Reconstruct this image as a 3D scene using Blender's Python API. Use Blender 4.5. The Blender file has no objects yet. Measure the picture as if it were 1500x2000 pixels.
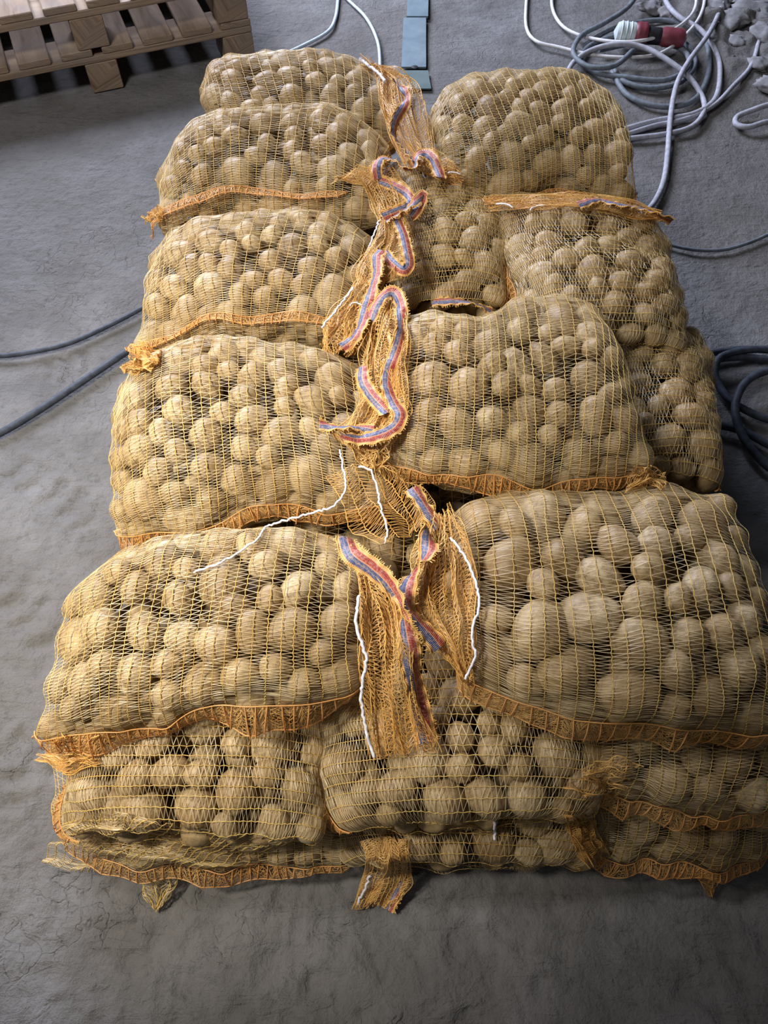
import bpy, math, random
import numpy as np
from mathutils import Matrix, Vector, Quaternion, noise as mnoise

random.seed(7)
rng = np.random.default_rng(11)
SC = bpy.context.scene
COL = SC.collection
PI = math.pi

# ------------------------------------------------------------------ camera
CH = 1.40
PITCH = math.radians(58)
FPX = 1500.0
FW = np.array([0, math.cos(PITCH), -math.sin(PITCH)])
UP = np.array([0, math.sin(PITCH), math.cos(PITCH)])
RT = np.array([1.0, 0, 0])
CAM = np.array([0, 0, CH])

def px(x, y, z=0.0):
    """the point at height z that the photograph shows at pixel x, y"""
    d = FW + (x - 750) / FPX * RT - (y - 1000) / FPX * UP
    t = (z - CH) / d[2]
    return CAM + d * t

cam_d = bpy.data.cameras.new('camera')
cam_d.sensor_fit = 'VERTICAL'
cam_d.sensor_height = 36
cam_d.lens = 27
cam_d.clip_start = 0.01
cam = bpy.data.objects.new('camera', cam_d)
cam.location = CAM
cam.rotation_euler = (PI / 2 - PITCH, 0, 0)
COL.objects.link(cam)
SC.camera = cam

# ------------------------------------------------------------------ materials
def srgb(r, g, b):
    f = lambda c: (c / 255 / 12.92) if c / 255 <= .04045 else ((c / 255 + .055) / 1.055) ** 2.4
    return (f(r), f(g), f(b), 1)

def new_mat(name, rough=.7, spec=.3):
    m = bpy.data.materials.new(name)
    m.use_nodes = True
    nt = m.node_tree
    b = nt.nodes['Principled BSDF']
    b.inputs['Roughness'].default_value = rough
    b.inputs['Specular IOR Level'].default_value = spec
    return m, nt, b

def N(nt, kind, **kw):
    n = nt.nodes.new(kind)
    for k, v in kw.items():
        if k in n.inputs:
            n.inputs[k].default_value = v
        else:
            setattr(n, k, v)
    return n

def ramp(nt, fac, stops, interp='LINEAR'):
    r = nt.nodes.new('ShaderNodeValToRGB')
    r.color_ramp.interpolation = interp
    e = r.color_ramp.elements
    while len(e) < len(stops):
        e.new(0.5)
    for i, (p, c) in enumerate(stops):
        e[i].position = p
        e[i].color = c
    nt.links.new(fac, r.inputs[0])
    return r.outputs[0]

def mixc(nt, fac, a, b, mode='MIX'):
    m = nt.nodes.new('ShaderNodeMix')
    m.data_type = 'RGBA'
    m.blend_type = mode
    for sock, v in ((m.inputs[0], fac), (m.inputs[6], a), (m.inputs[7], b)):
        if hasattr(v, 'is_linked'):
            nt.links.new(v, sock)
        else:
            sock.default_value = v
    return m.outputs[2]

def pos_noise(nt, scale, detail=4, rough=.55, space='Object'):
    if space == 'World':
        g = nt.nodes.new('ShaderNodeNewGeometry').outputs['Position']
    else:
        g = nt.nodes.new('ShaderNodeTexCoord').outputs['Object']
    n = N(nt, 'ShaderNodeTexNoise', Scale=scale, Detail=detail, Roughness=rough)
    nt.links.new(g, n.inputs['Vector'])
    return n.outputs[0]

def bump(nt, b, h, strength, dist, prev=None):
    n = nt.nodes.new('ShaderNodeBump')
    n.inputs['Strength'].default_value = strength
    n.inputs['Distance'].default_value = dist
    nt.links.new(h, n.inputs['Height'])
    if prev is not None:
        nt.links.new(prev, n.inputs['Normal'])
    nt.links.new(n.outputs[0], b.inputs['Normal'])
    return n.outputs[0]

def simple_mat(name, c1, c2, scale=40, rough=.6, spec=.3, bm=0.0, metallic=0, bd=.001):
    m, nt, b = new_mat(name, rough, spec)
    n = pos_noise(nt, scale, 5)
    c = ramp(nt, n, [(.35, c1), (.65, c2)])
    nt.links.new(c, b.inputs['Base Color'])
    b.inputs['Metallic'].default_value = metallic
    if bm:
        bump(nt, b, n, bm, bd)
    return m

# potato skin
M = {}
def potato_mat():
    m, nt, b = new_mat('dusty_potato_skin', .5, .38)
    oi = nt.nodes.new('ShaderNodeObjectInfo')
    w = pos_noise(nt, 16, 2, .5, 'World')
    base = ramp(nt, w, [(.3, srgb(164, 140, 104)), (.5, srgb(186, 164, 126)), (.72, srgb(208, 190, 154))])
    o2 = ramp(nt, oi.outputs['Random'], [(0, srgb(196, 186, 168)), (.5, srgb(240, 232, 214)), (1, srgb(255, 255, 255))])
    base = mixc(nt, 1.0, base, o2, 'MULTIPLY')
    n1 = pos_noise(nt, 60, 5, .65, 'World')
    dirt = ramp(nt, n1, [(.44, (0, 0, 0, 1)), (.7, (1, 1, 1, 1))])
    c = mixc(nt, dirt, base, srgb(132, 106, 70))
    n2 = pos_noise(nt, 320, 3, .6, 'World')
    spk = ramp(nt, n2, [(.62, (0, 0, 0, 1)), (.70, (.7, .7, .7, 1))])
    c = mixc(nt, spk, c, srgb(100, 78, 52))
    nt.links.new(c, b.inputs['Base Color'])
    p = bump(nt, b, n1, .5, .003)
    bump(nt, b, n2, .35, .001, p)
    return m
M['potato'] = potato_mat()

def thread_mat(name, a, b_, rough=.38, spec=.55, trans=.25):
    m, nt, b = new_mat(name, rough, spec)
    n = pos_noise(nt, 9, 2, .5, 'World')
    c = ramp(nt, n, [(.35, a), (.65, b_)])
    nt.links.new(c, b.inputs['Base Color'])
    # thin plastic tape: lets some light through
    tr = nt.nodes.new('ShaderNodeBsdfTranslucent')
    nt.links.new(c, tr.inputs['Color'])
    mx = nt.nodes.new('ShaderNodeMixShader')
    mx.inputs[0].default_value = trans
    out = nt.nodes['Material Output']
    nt.links.new(b.outputs[0], mx.inputs[1])
    nt.links.new(tr.outputs[0], mx.inputs[2])
    nt.links.new(mx.outputs[0], out.inputs['Surface'])
    return m
M['warp'] = thread_mat('golden_net_thread', srgb(232, 190, 96), srgb(244, 214, 126))
M['weft'] = thread_mat('pale_net_tape', srgb(208, 180, 130), srgb(230, 210, 168))
M['cloth_warp'] = thread_mat('amber_net_thread', srgb(240, 188, 96), srgb(248, 206, 124))
M['cloth_weft'] = thread_mat('amber_net_tape', srgb(230, 174, 96), srgb(242, 196, 124))
M['seam'] = thread_mat('orange_seam_thread', srgb(238, 172, 96), srgb(248, 194, 122))
M['string'] = simple_mat('white_string', srgb(225, 222, 228), srgb(245, 244, 250), 200, .6)

def band_mat():
    m, nt, b = new_mat('striped_hem_tape', .42, .5)
    uv = nt.nodes.new('ShaderNodeUVMap')
    sp = nt.nodes.new('ShaderNodeSeparateXYZ')
    nt.links.new(uv.outputs[0], sp.inputs[0])
    stripes = ramp(nt, sp.outputs[1], [
        (0, srgb(228, 172, 100)), (.16, srgb(158, 60, 50)), (.27, srgb(134, 46, 44)), (.31, srgb(166, 66, 56)), (.45, srgb(214, 150, 104)),
        (.51, srgb(72, 88, 128)), (.66, srgb(120, 130, 154)), (.70, srgb(76, 92, 130)),
        (.86, srgb(228, 172, 100))], 'CONSTANT')
    n = N(nt, 'ShaderNodeTexNoise', Scale=260, Detail=3, Roughness=.7)
    tc = nt.nodes.new('ShaderNodeTexCoord')
    nt.links.new(tc.outputs['Object'], n.inputs['Vector'])
    f = ramp(nt, n.outputs[0], [(.45, (0, 0, 0, 1)), (.7, (.7, .7, .7, 1))])
    c = mixc(nt, f, stripes, srgb(206, 170, 150))
    nt.links.new(c, b.inputs['Base Color'])
    wv = N(nt, 'ShaderNodeTexWave', Scale=1.0)
    mp = nt.nodes.new('ShaderNodeMapping')
    mp.inputs['Scale'].default_value = (140, 0, 0)
    nt.links.new(uv.outputs[0], mp.inputs[0])
    nt.links.new(mp.outputs[0], wv.inputs['Vector'])
    bump(nt, b, wv.outputs[1], .5, .001)
    return m
M['band'] = band_mat()

def floor_mat():
    m, nt, b = new_mat('dusty_concrete', .93, .12)
    n0 = pos_noise(nt, 1.3, 3, .5, 'World')
    n1 = pos_noise(nt, 7, 6, .6, 'World')
    n2 = pos_noise(nt, 45, 6, .7, 'World')
    c = ramp(nt, n1, [(.3, srgb(104, 102, 100)), (.52, srgb(120, 118, 116)), (.75, srgb(136, 134, 133))])
    f = ramp(nt, n0, [(.4, (0, 0, 0, 1)), (.62, (.55, .55, .55, 1))])
    c = mixc(nt, f, c, srgb(108, 103, 97))
    f2 = ramp(nt, n2, [(.35, (.5, .5, .5, 1)), (.45, (0, 0, 0, 1))])
    c = mixc(nt, f2, c, srgb(94, 91, 87))
    # trodden clods and scratches
    g = nt.nodes.new('ShaderNodeNewGeometry').outputs['Position']
    mp = nt.nodes.new('ShaderNodeMapping')
    mp.inputs['Rotation'].default_value = (0, 0, -.7)
    mp.inputs['Scale'].default_value = (6, 30, 10)
    nt.links.new(g, mp.inputs[0])
    ns = N(nt, 'ShaderNodeTexNoise', Scale=1.0, Detail=5, Roughness=.6, Distortion=1.2)
    nt.links.new(mp.outputs[0], ns.inputs['Vector'])
    sc = ramp(nt, ns.outputs[0], [(.55, (0, 0, 0, 1)), (.62, (1, 1, 1, 1))])
    vo = N(nt, 'ShaderNodeTexVoronoi', Scale=9.0)
    vo.feature = 'DISTANCE_TO_EDGE'
    wob = N(nt, 'ShaderNodeTexNoise', Scale=6.0, Detail=4)
    nt.links.new(g, wob.inputs['Vector'])
    ad = nt.nodes.new('ShaderNodeMixRGB')
    ad.blend_type = 'ADD'
    ad.inputs[0].default_value = .5
    nt.links.new(g, ad.inputs[1]); nt.links.new(wob.outputs[1], ad.inputs[2])
    nt.links.new(ad.outputs[0], vo.inputs['Vector'])
    cr = ramp(nt, vo.outputs[0], [(0, (0, 0, 0, 1)), (.03, (1, 1, 1, 1))])
    msk = ramp(nt, pos_noise(nt, 2.1, 2, .5, 'World'), [(.55, (1, 1, 1, 1)), (.6, (0, 0, 0, 1))])
    cr = mixc(nt, msk, cr, (1, 1, 1, 1))
    nt.links.new(c, b.inputs['Base Color'])
    p = bump(nt, b, n1, .5, .02)
    p = bump(nt, b, n2, .7, .014, p)
    p = bump(nt, b, sc, .35, .006, p)
    bump(nt, b, cr, .5, .005, p)
    return m
M['floor'] = floor_mat()

def wood_mat():
    m, nt, b = new_mat('worn_pallet_wood', .8, .2)
    tc = nt.nodes.new('ShaderNodeTexCoord').outputs['UV']
    mp = nt.nodes.new('ShaderNodeMapping')
    mp.inputs['Scale'].default_value = (3, 60, 1)
    nt.links.new(tc, mp.inputs[0])
    n = N(nt, 'ShaderNodeTexNoise', Scale=1.0, Detail=6, Roughness=.6, Distortion=.6)
    nt.links.new(mp.outputs[0], n.inputs['Vector'])
    c = ramp(nt, n.outputs[0], [(.3, srgb(112, 92, 74)), (.5, srgb(146, 124, 102)), (.7, srgb(166, 146, 122))])
    n2 = pos_noise(nt, 12, 5, .6, 'World')
    f = ramp(nt, n2, [(.45, (0, 0, 0, 1)), (.7, (.6, .6, .6, 1))])
    c = mixc(nt, f, c, srgb(126, 118, 112))
    nt.links.new(c, b.inputs['Base Color'])
    bump(nt, b, n.outputs[0], .4, .002)
    return m
M['wood'] = wood_mat()
M['cable_grey'] = simple_mat('dusty_grey_cable', srgb(150, 150, 156), srgb(176, 176, 184), 60, .6, .3)
M['cable_white'] = simple_mat('white_grey_cable', srgb(196, 194, 192), srgb(220, 218, 216), 60, .55, .3)
M['cable_dark'] = simple_mat('dark_rubber_cable', srgb(52, 58, 68), srgb(74, 80, 90), 60, .6, .3)
M['cable_slate'] = simple_mat('slate_grey_cable', srgb(96, 104, 110), srgb(122, 128, 134), 60, .6, .3)
M['hose'] = simple_mat('pale_blue_hose', srgb(176, 194, 206), srgb(206, 218, 226), 60, .4, .5)
M['steel'] = simple_mat('galvanised_strip', srgb(104, 120, 128), srgb(126, 142, 148), 12, .5, .5, .2, .3)
M['steel_dark'] = simple_mat('dull_green_grey_strip', srgb(84, 100, 98), srgb(100, 114, 112), 12, .7, .3, .2, .1)
M['red'] = simple_mat('red_plug_plastic', srgb(112, 50, 60), srgb(130, 62, 70), 40, .45, .4)
M['white_plastic'] = simple_mat('white_plug_plastic', srgb(190, 202, 200), srgb(214, 222, 220), 40, .45, .4)
M['black'] = simple_mat('black_rubber', srgb(28, 28, 32), srgb(40, 40, 44), 40, .6, .3)
M['rubble'] = simple_mat('crumbled_concrete', srgb(116, 114, 114), srgb(146, 144, 144), 30, .95, .1, .6, 0, .004)

# ------------------------------------------------------------------ helpers
def tag(o, label=None, cat=None, group=None, kind=None):
    if label: o['label'] = label
    if cat: o['category'] = cat
    if group: o['group'] = group
    if kind: o['kind'] = kind
    return o

class MB:
    """collects verts and quads, links them as one mesh object"""
    def __init__(s):
        s.v, s.q, s.m, s.uv, s.n = [], [], [], [], 0
    def add(s, v, q, mi=0, uv=None):
        v = np.asarray(v, dtype=np.float64).reshape(-1, 3)
        q = np.asarray(q, dtype=np.int64).reshape(-1, 4)
        s.v.append(v); s.q.append(q + s.n); s.m.append(np.full(len(q), mi, dtype=np.int32))
        s.uv.append(np.zeros((len(v), 2)) if uv is None else np.asarray(uv).reshape(-1, 2))
        s.n += len(v)
    def build(s, name, mats, parent=None, origin=None, smooth=True, tris=None):
        v = np.concatenate(s.v); q = np.concatenate(s.q); mi = np.concatenate(s.m); uv = np.concatenate(s.uv)
        org = np.zeros(3) if origin is None else np.asarray(origin, float)
        if parent is not None and origin is None:
            org = np.array(parent.location)
        me = bpy.data.meshes.new(name)
        me.vertices.add(len(v)); me.vertices.foreach_set('co', (v - org).astype(np.float32).ravel())
        me.loops.add(len(q) * 4); me.loops.foreach_set('vertex_index', q.astype(np.int32).ravel())
        me.polygons.add(len(q)); me.polygons.foreach_set('loop_start', np.arange(len(q), dtype=np.int32) * 4)
        me.polygons.foreach_set('material_index', mi)
        me.polygons.foreach_set('use_smooth', np.full(len(q), smooth))
        l = me.uv_layers.new(name='UVMap')
        l.data.foreach_set('uv', uv[q.ravel()].astype(np.float32).ravel())
        for m in (mats if isinstance(mats, (list, tuple)) else [mats]):
            me.materials.append(m)
        me.update(calc_edges=True)
        me.validate()
        o = bpy.data.objects.new(name, me)
        COL.objects.link(o)
        if parent is not None:
            o.parent = parent
        else:
            o.location = org
        return o

def empty(name, loc):
    o = bpy.data.objects.new(name, None)
    o.empty_display_size = .05
    o.location = loc
    COL.objects.link(o)
    return o

def catmull(P, n, closed=False):
    P = np.asarray(P, float)
    if len(P) == 2:
        t = np.linspace(0, 1, n)[:, None]
        return P[0] * (1 - t) + P[1] * t
    d = np.r_[0, np.cumsum(np.linalg.norm(np.diff(P, axis=0), axis=1) ** .5)]
    d /= d[-1]
    Q = np.vstack([2 * P[0] - P[1], P, 2 * P[-1] - P[-2]])
    T = np.r_[d[0] - (d[1] - d[0]), d, d[-1] + (d[-1] - d[-2])]
    t = np.linspace(0, 1, n)
    i = np.clip(np.searchsorted(T, t, side='right') - 1, 1, len(Q) - 3)
    p0, p1, p2, p3 = Q[i - 1], Q[i], Q[i + 1], Q[i + 2]
    h = (T[i + 1] - T[i])[:, None]
    m1 = (p2 - p0) / (T[i + 1] - T[i - 1])[:, None] * h
    m2 = (p3 - p1) / (T[i + 2] - T[i])[:, None] * h
    s = ((t - T[i]) / (T[i + 1] - T[i]))[:, None]
    return (2 * s**3 - 3 * s**2 + 1) * p1 + (s**3 - 2 * s**2 + s) * m1 + (-2 * s**3 + 3 * s**2) * p2 + (s**3 - s**2) * m2

def even(P, step):
    P = np.asarray(P, float)
    d = np.r_[0, np.cumsum(np.linalg.norm(np.diff(P, axis=0), axis=1))]
    n = max(3, int(d[-1] / step) + 1)
    t = np.linspace(0, d[-1], n)
    return np.stack([np.interp(t, d, P[:, k]) for k in range(3)], 1)

def path(pts, step=.01):
    """smooth world curve through (x, y, z) pixel-and-height points"""
    W = np.array([px(*p) for p in pts])
    return even(catmull(W, 40 * len(W)), step)

def norm(v):
    return v / np.maximum(np.linalg.norm(v, axis=-1, keepdims=True), 1e-9)

def tube(mb, P, r, sides=8, mi=0, cap=True, seed_up=(0, 0, 1)):
    P = np.asarray(P, float)
    n = len(P)
    r = np.broadcast_to(np.asarray(r, float), (n,))
    T = norm(np.gradient(P, axis=0))
    A = norm(np.cross(T, np.array(seed_up) + 1e-4))
    B = np.cross(T, A)
    a = np.linspace(0, 2 * PI, sides, endpoint=False)
    V = P[:, None] + r[:, None, None] * (np.cos(a)[None, :, None] * A[:, None] + np.sin(a)[None, :, None] * B[:, None])
    i = np.arange(n - 1)[:, None] * sides
    j = np.arange(sides)[None]
    k = (j + 1) % sides
    q = np.stack([i + j, i + k, i + sides + k, i + sides + j], -1).reshape(-1, 4)
    mb.add(V.reshape(-1, 3), q, mi)
    if cap:
        for e, rr in ((0, -1), (n - 1, 1)):
            c = P[e]
            ring = V[e]
            tip = c + T[e] * r[e] * .4 * rr
            vs = np.vstack([ring, tip[None]])
            qq = [[jj, (jj + 1) % sides, (jj + 2) % sides, sides] for jj in range(0, sides, 2)]
            mb.add(vs, qq, mi)

def tapes(mb, P, W, width, mi=0):
    """many flat tapes at once: P (n, k, 3) points, W (n, k, 3) width directions"""
    n, k, _ = P.shape
    V = np.stack([P - W * width / 2, P + W * width / 2], 2)          # n,k,2,3
    base = (np.arange(n)[:, None] * k * 2 + np.arange(k - 1)[None] * 2)
    q = np.stack([base, base + 1, base + 3, base + 2], -1).reshape(-1, 4)
    mb.add(V.reshape(-1, 3), q, mi)

def tri_tubes(mb, P, Nn, width, mi=0):
    """thread with a triangular section, P (n, 3), normals (n, 3)"""
    T = norm(np.gradient(P, axis=0))
    S = norm(np.cross(T, Nn))
    V = np.stack([P - S * width / 2, P + Nn * width * .55, P + S * width / 2], 1)
    n = len(P)
    i = np.arange(n - 1)[:, None] * 3
    j = np.arange(3)[None]
    k = (j + 1) % 3
    q = np.stack([i + j, i + k, i + 3 + k, i + 3 + j], -1).reshape(-1, 4)
    mb.add(V.reshape(-1, 3), q, mi)

def smooth_noise(n, m, seed, cells=4, wrap=False):
    r = np.random.default_rng(seed)
    g = r.normal(size=(cells + 1, cells + 1))
    if wrap: g[:, -1] = g[:, 0]
    x = np.linspace(0, cells, n); y = np.linspace(0, cells, m)
    ix = np.clip(x.astype(int), 0, cells - 1); iy = np.clip(y.astype(int), 0, cells - 1)
    fx = x - ix; fy = y - iy
    fx = (fx * fx * (3 - 2 * fx))[:, None]; fy = (fy * fy * (3 - 2 * fy))[None]
    a = g[np.ix_(ix, iy)]; b = g[np.ix_(ix + 1, iy)]; c = g[np.ix_(ix, iy + 1)]; d = g[np.ix_(ix + 1, iy + 1)]
    return a * (1 - fx) * (1 - fy) + b * fx * (1 - fy) + c * (1 - fx) * fy + d * fx * fy

# ------------------------------------------------------------------ potato shapes
def ico(sub):
    import bmesh
    bm = bmesh.new()
    bmesh.ops.create_icosphere(bm, subdivisions=sub, radius=1)
    V = np.array([v.co[:] for v in bm.verts])
    F = np.array([[v.index for v in f.verts] for f in bm.faces])
    bm.free()
    return V, F

def potato_shape(V, seed):
    r = random.Random(seed)
    off = Vector((r.uniform(0, 50), r.uniform(0, 50), r.uniform(0, 50)))
    out = []
    bend = r.uniform(-.12, .12)
    egg = r.uniform(-.12, .12)
    for v in V:
        p = Vector(v)
        k = 1 + .10 * mnoise.noise(p * 1.1 + off) + .045 * mnoise.noise(p * 2.6 + off)
        q = p * k
        q.x *= 1.0
        q.y *= 1 + egg * p.x
        q.z *= 1 + egg * p.x
        q.y += bend * (p.x * p.x - .4)
        out.append(q[:])
    return np.array(out)

NVAR = 10
V3, F3 = ico(4)
V2, F2 = ico(3)
V1, F1 = ico(2)
def mesh_from(V, F, name, mat):
    me = bpy.data.meshes.new(name)
    me.from_pydata(V.tolist(), [], F.tolist())
    me.polygons.foreach_set('use_smooth', np.full(len(F), True))
    me.materials.append(mat)
    me.update()
    return me
POT_MESH = []
POT_LO = []
POT_XLO = []
for i in range(NVAR):
    POT_MESH.append(mesh_from(potato_shape(V3, i), F3, 'potato', M['potato']))
    POT_LO.append(potato_shape(V2, i))
    POT_XLO.append(potato_shape(V1, i))

# ------------------------------------------------------------------ sacks
ALLP = []        # every potato: dict(sack, c, R, s, var, inner, u, th)
SACKS = []
IDENT = {}

class Sack:
    """a filled net sack: a closed pillow whose long axis runs along u; the threads
    ring it round th. K and F are its far and near (or left and right) edges."""
    def __init__(s, key, K, F, z, T, neck=(0, 0), e=.85, seed=0, pr=(.021, .033), roundw=(4.5, 4.5), inset=.0, gap=.017, hidden=False, bulge=.0):
        s.key, s.seed, s.hidden, s.gap, s.pr = key, seed, hidden, gap, pr
        nu, nt = (70, 120) if hidden else (110, 200)
        fz = lambda p: p if len(p) == 3 else (p[0], p[1], z)
        Kw = catmull([px(*fz(p)) for p in K], nu)
        Fw = catmull([px(*fz(p)) for p in F], nu)
        mid = (Kw + Fw) / 2
        hw = (Kw - Fw) / 2
        t = np.linspace(-1, 1, nu)
        # end rounding of the half width and of the half thickness
        def prof(pw, e0, e1, ends):
            a = np.clip(1 - np.abs(t) ** pw, 0, 1) ** .5
            lo = np.where(t < 0, ends[0], ends[1])
            return lo + (1 - lo) * a
        wp = prof(roundw[0], 0, 0, (.80 if not neck[0] else .35, .80 if not neck[1] else .35))
        tp = prof(3.2, 0, 0, (.16 if not neck[0] else .22, .16 if not neck[1] else .22))
        th = np.linspace(0, 2 * PI, nt + 1)[:-1]
        c = np.sign(np.cos(th)) * np.abs(np.cos(th)) ** e
        sn = np.sign(np.sin(th)) * np.abs(np.sin(th)) ** (e)
        up = np.array([0, 0, 1.0])
        hw = hw * (1 + .035 * smooth_noise(nu, 2, seed + 41, 7)[:, :1])
        Tn = T * tp * (1 + .06 * smooth_noise(nu, 2, seed + 5, 5)[:, 0])
        B = mid[:, None] + hw[:, None] * (wp[:, None] * c[None])[..., None] + up * (Tn[:, None] * sn[None])[..., None]
        # a sagging floor: undersides are flatter
        s.nu, s.nt = nu, nt
        s.B = B
        du = np.gradient(B, axis=0)
        dt = (np.roll(B, -1, 1) - np.roll(B, 1, 1)) / 2
        Nn = norm(np.cross(dt, du))
        cen = mid[:, None]
        flip = np.sign(np.mean(np.sum(Nn * (B - cen), -1)))
        s.N = Nn * flip
        s.area_w = np.linalg.norm(np.cross(du, dt), axis=-1)
        s.mid = mid
        s.T = T
        s.fill()
        s.drape()

    def at(s, u, th, extra=0.0, field=None):
        """points on the draped net, u in 0..1, th in 0..2pi"""
        u = np.asarray(u, float); th = np.asarray(th, float)
        x = np.clip(u, 0, 1) * (s.nu - 1); y = (th / (2 * PI) % 1.0) * s.nt
        ix = np.clip(x.astype(int), 0, s.nu - 2); iy = y.astype(int) % s.nt
        fx = (x - ix)[..., None]; fy = (y - np.floor(y))[..., None]
        jy = (iy + 1) % s.nt
        G = s.S if field is None else field
        P = G[ix, iy] * (1 - fx) * (1 - fy) + G[ix + 1, iy] * fx * (1 - fy) + G[ix, jy] * (1 - fx) * fy + G[ix + 1, jy] * fx * fy
        if field is not None:
            return P
        Q = s.N[ix, iy] * (1 - fx) * (1 - fy) + s.N[ix + 1, iy] * fx * (1 - fy) + s.N[ix, jy] * (1 - fx) * fy + s.N[ix + 1, jy] * fx * fy
        return P + Q * extra, norm(Q)

    def fill(s):
        r = np.random.default_rng(s.seed + 100)
        s.pots = []
        for shell in (0, 1):
            acc_c, acc_r = [], []
            depth = 0 if shell == 0 else .058
            ncand = (6000 if not s.hidden else 2500) if shell == 0 else 1200
            w = s.area_w.ravel() / s.area_w.sum()
            idx = r.choice(len(w), ncand, p=w)
            iu, it = idx // s.nt, idx % s.nt
            base = s.B[iu, it]; nn = s.N[iu, it]
            lo, hi = s.pr
            for k in range(ncand):
                f = 1 - k / ncand
                rad = (lo + (hi - lo) * r.random() ** 1.2) if f > .55 else lo * (.82 + .25 * f)
                if shell: rad = (lo + hi) / 2 * .95
                c = base[k] - nn[k] * (rad * .92 + depth)
                if np.dot(c - s.mid[iu[k]], nn[k]) < -.01: continue
                if acc_c:
                    d = np.linalg.norm(np.array(acc_c) - c, axis=1)
                    if np.any(d < (np.array(acc_r) + rad) * (.955 if not shell else .9)): continue
                if shell and s.outer_c is not None:
                    d = np.linalg.norm(s.outer_c - c, axis=1)
                    if np.any(d < (s.outer_r + rad) * .62): continue
                acc_c.append(c); acc_r.append(rad)
                # orientation: long axis roughly in the tangent plane
                n_ = nn[k]
                a = norm(np.cross(n_, r.normal(size=3)))
                a = norm(a + n_ * r.normal() * .22)
                b = norm(np.cross(n_, a)); c3 = np.cross(a, b)
                L = r.uniform(1.0, 1.34)
                sc = np.array([rad * L, rad * r.uniform(.92, 1.06), rad * r.uniform(.84, .96)])
                R = np.stack([a, b, c3], 1)
                s.pots.append(dict(sack=s, c=c, R=R, s=sc, var=int(r.integers(NVAR)), inner=shell, u=iu[k] / (s.nu - 1), th=it[k] / s.nt * 2 * PI, n=n_))
            if shell == 0:
                s.outer_c, s.outer_r = np.array(acc_c), np.array(acc_r)
        ALLP.extend(s.pots)

    def drape(s):
        B = s.B.reshape(-1, 3); Nn = s.N.reshape(-1, 3)
        D = np.full(len(B), -1.0)
        for p in s.pots:
            if p['inner']: continue
            rel = B - p['c']
            near = np.where(np.einsum('ij,ij->i', rel, rel) < (p['s'].max() * 2.2) ** 2)[0]
            if not len(near): continue
            A = (p['R'] / p['s'] / 1.04).T                 # world -> unit sphere
            o = rel[near] @ A.T; d = Nn[near] @ A.T
            a = np.einsum('ij,ij->i', d, d); b = np.einsum('ij,ij->i', o, d); c = np.einsum('ij,ij->i', o, o) - 1
            disc = b * b - a * c
            ok = disc > 0
            t = (-b[ok] + np.sqrt(disc[ok])) / a[ok]
            D[near[ok]] = np.maximum(D[near[ok]], t)
        D = D.reshape(s.nu, s.nt)
        hard = D.copy()
        free = -.012
        X = np.maximum(D, free)
        for _ in range(60):
            Y = (np.roll(X, 1, 1) + np.roll(X, -1, 1)) / 2
            Z = X.copy()
            Z[1:-1] = (X[2:] + X[:-2]) / 2
            X = np.maximum(np.maximum((Y + Z) / 2, hard), -.02)
        X = np.minimum(X, .03)
        s.S = s.B + s.N * (X + .0016)[..., None]

    # ---- netting
    def net(s, root, warp_w=.00135, weft_w=.00066, pitch=.0049):
        mb = MB()
        L = np.sum(np.linalg.norm(np.diff(s.mid, axis=0), axis=1))
        nr = max(8, int(L / s.gap))
        r = np.random.default_rng(s.seed + 900)
        circ = np.sum(np.linalg.norm(np.roll(s.B[s.nu // 2], -1, 0) - s.B[s.nu // 2], axis=1))
        nz = int(circ / (pitch if not s.hidden else .009) / 1)
        thj = np.arange(nz) / nz * 2 * PI
        wob = smooth_noise(nr, nz, s.seed + 17, 9, True) * .10 + smooth_noise(nr, nz, s.seed + 18, 5, True) * .25
        us = np.linspace(.012, .988, nr)
        # ring positions and the zigzag's knots
        knots = []
        lean = smooth_noise(nr, nz, s.seed + 31, 6, True) * .007
        for k in range(nr):
            thk = thj + (.5 * (k % 2)) * 2 * PI / nz + lean[k]
            uk = us[k] + wob[k] / nr + ((np.arange(nz) % 2) - .5) * .0016 / L
            knots.append((uk, thk))
            n2 = nz * 2 if not s.hidden else nz
            tt = np.linspace(0, 2 * PI, n2 + 1)
            uu = np.interp(tt, np.r_[thk - 2 * PI, thk, thk + 2 * PI], np.r_[uk, uk, uk])
            P, Q = s.at(uu, tt)
            tri_tubes(mb, P, Q, warp_w * r.uniform(.85, 1.15), 0)
        kk = np.array([0, .33, .67, 1.0]) if not s.hidden else np.array([0, .5, 1.0])
        for k in range(nr - 1):
            (u0, t0), (u1, t1) = knots[k], knots[k + 1]
            for a, b in ((0, 0), (1, 0)):
                ua = np.roll(u0, -a); ta = np.roll(t0, -a) + (2 * PI if a else 0) * (np.arange(nz) >= nz - a)
                ub = u1; tb = t1 + (0 if k % 2 == 0 else 2 * PI / nz)
                tb = np.where(tb - ta > PI, tb - 2 * PI, tb); tb = np.where(ta - tb > PI, tb + 2 * PI, tb)
                U = ua[:, None] * (1 - kk) + ub[:, None] * kk
                TT = ta[:, None] * (1 - kk) + tb[:, None] * kk
                P, Q = s.at(U, TT, .0003)
                keep = r.random(nz) > .06
                P, Q = P[keep], Q[keep]
                Tn = norm(np.gradient(P, axis=1))
                tw = r.normal(size=(len(P), 1, 1)) * .5
                W = norm(np.cross(Tn, Q) + Q * tw)
                tapes(mb, P, W, weft_w, 1)
        o = mb.build('netting', [M['warp'], M['weft']], root)
        return o

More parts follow.
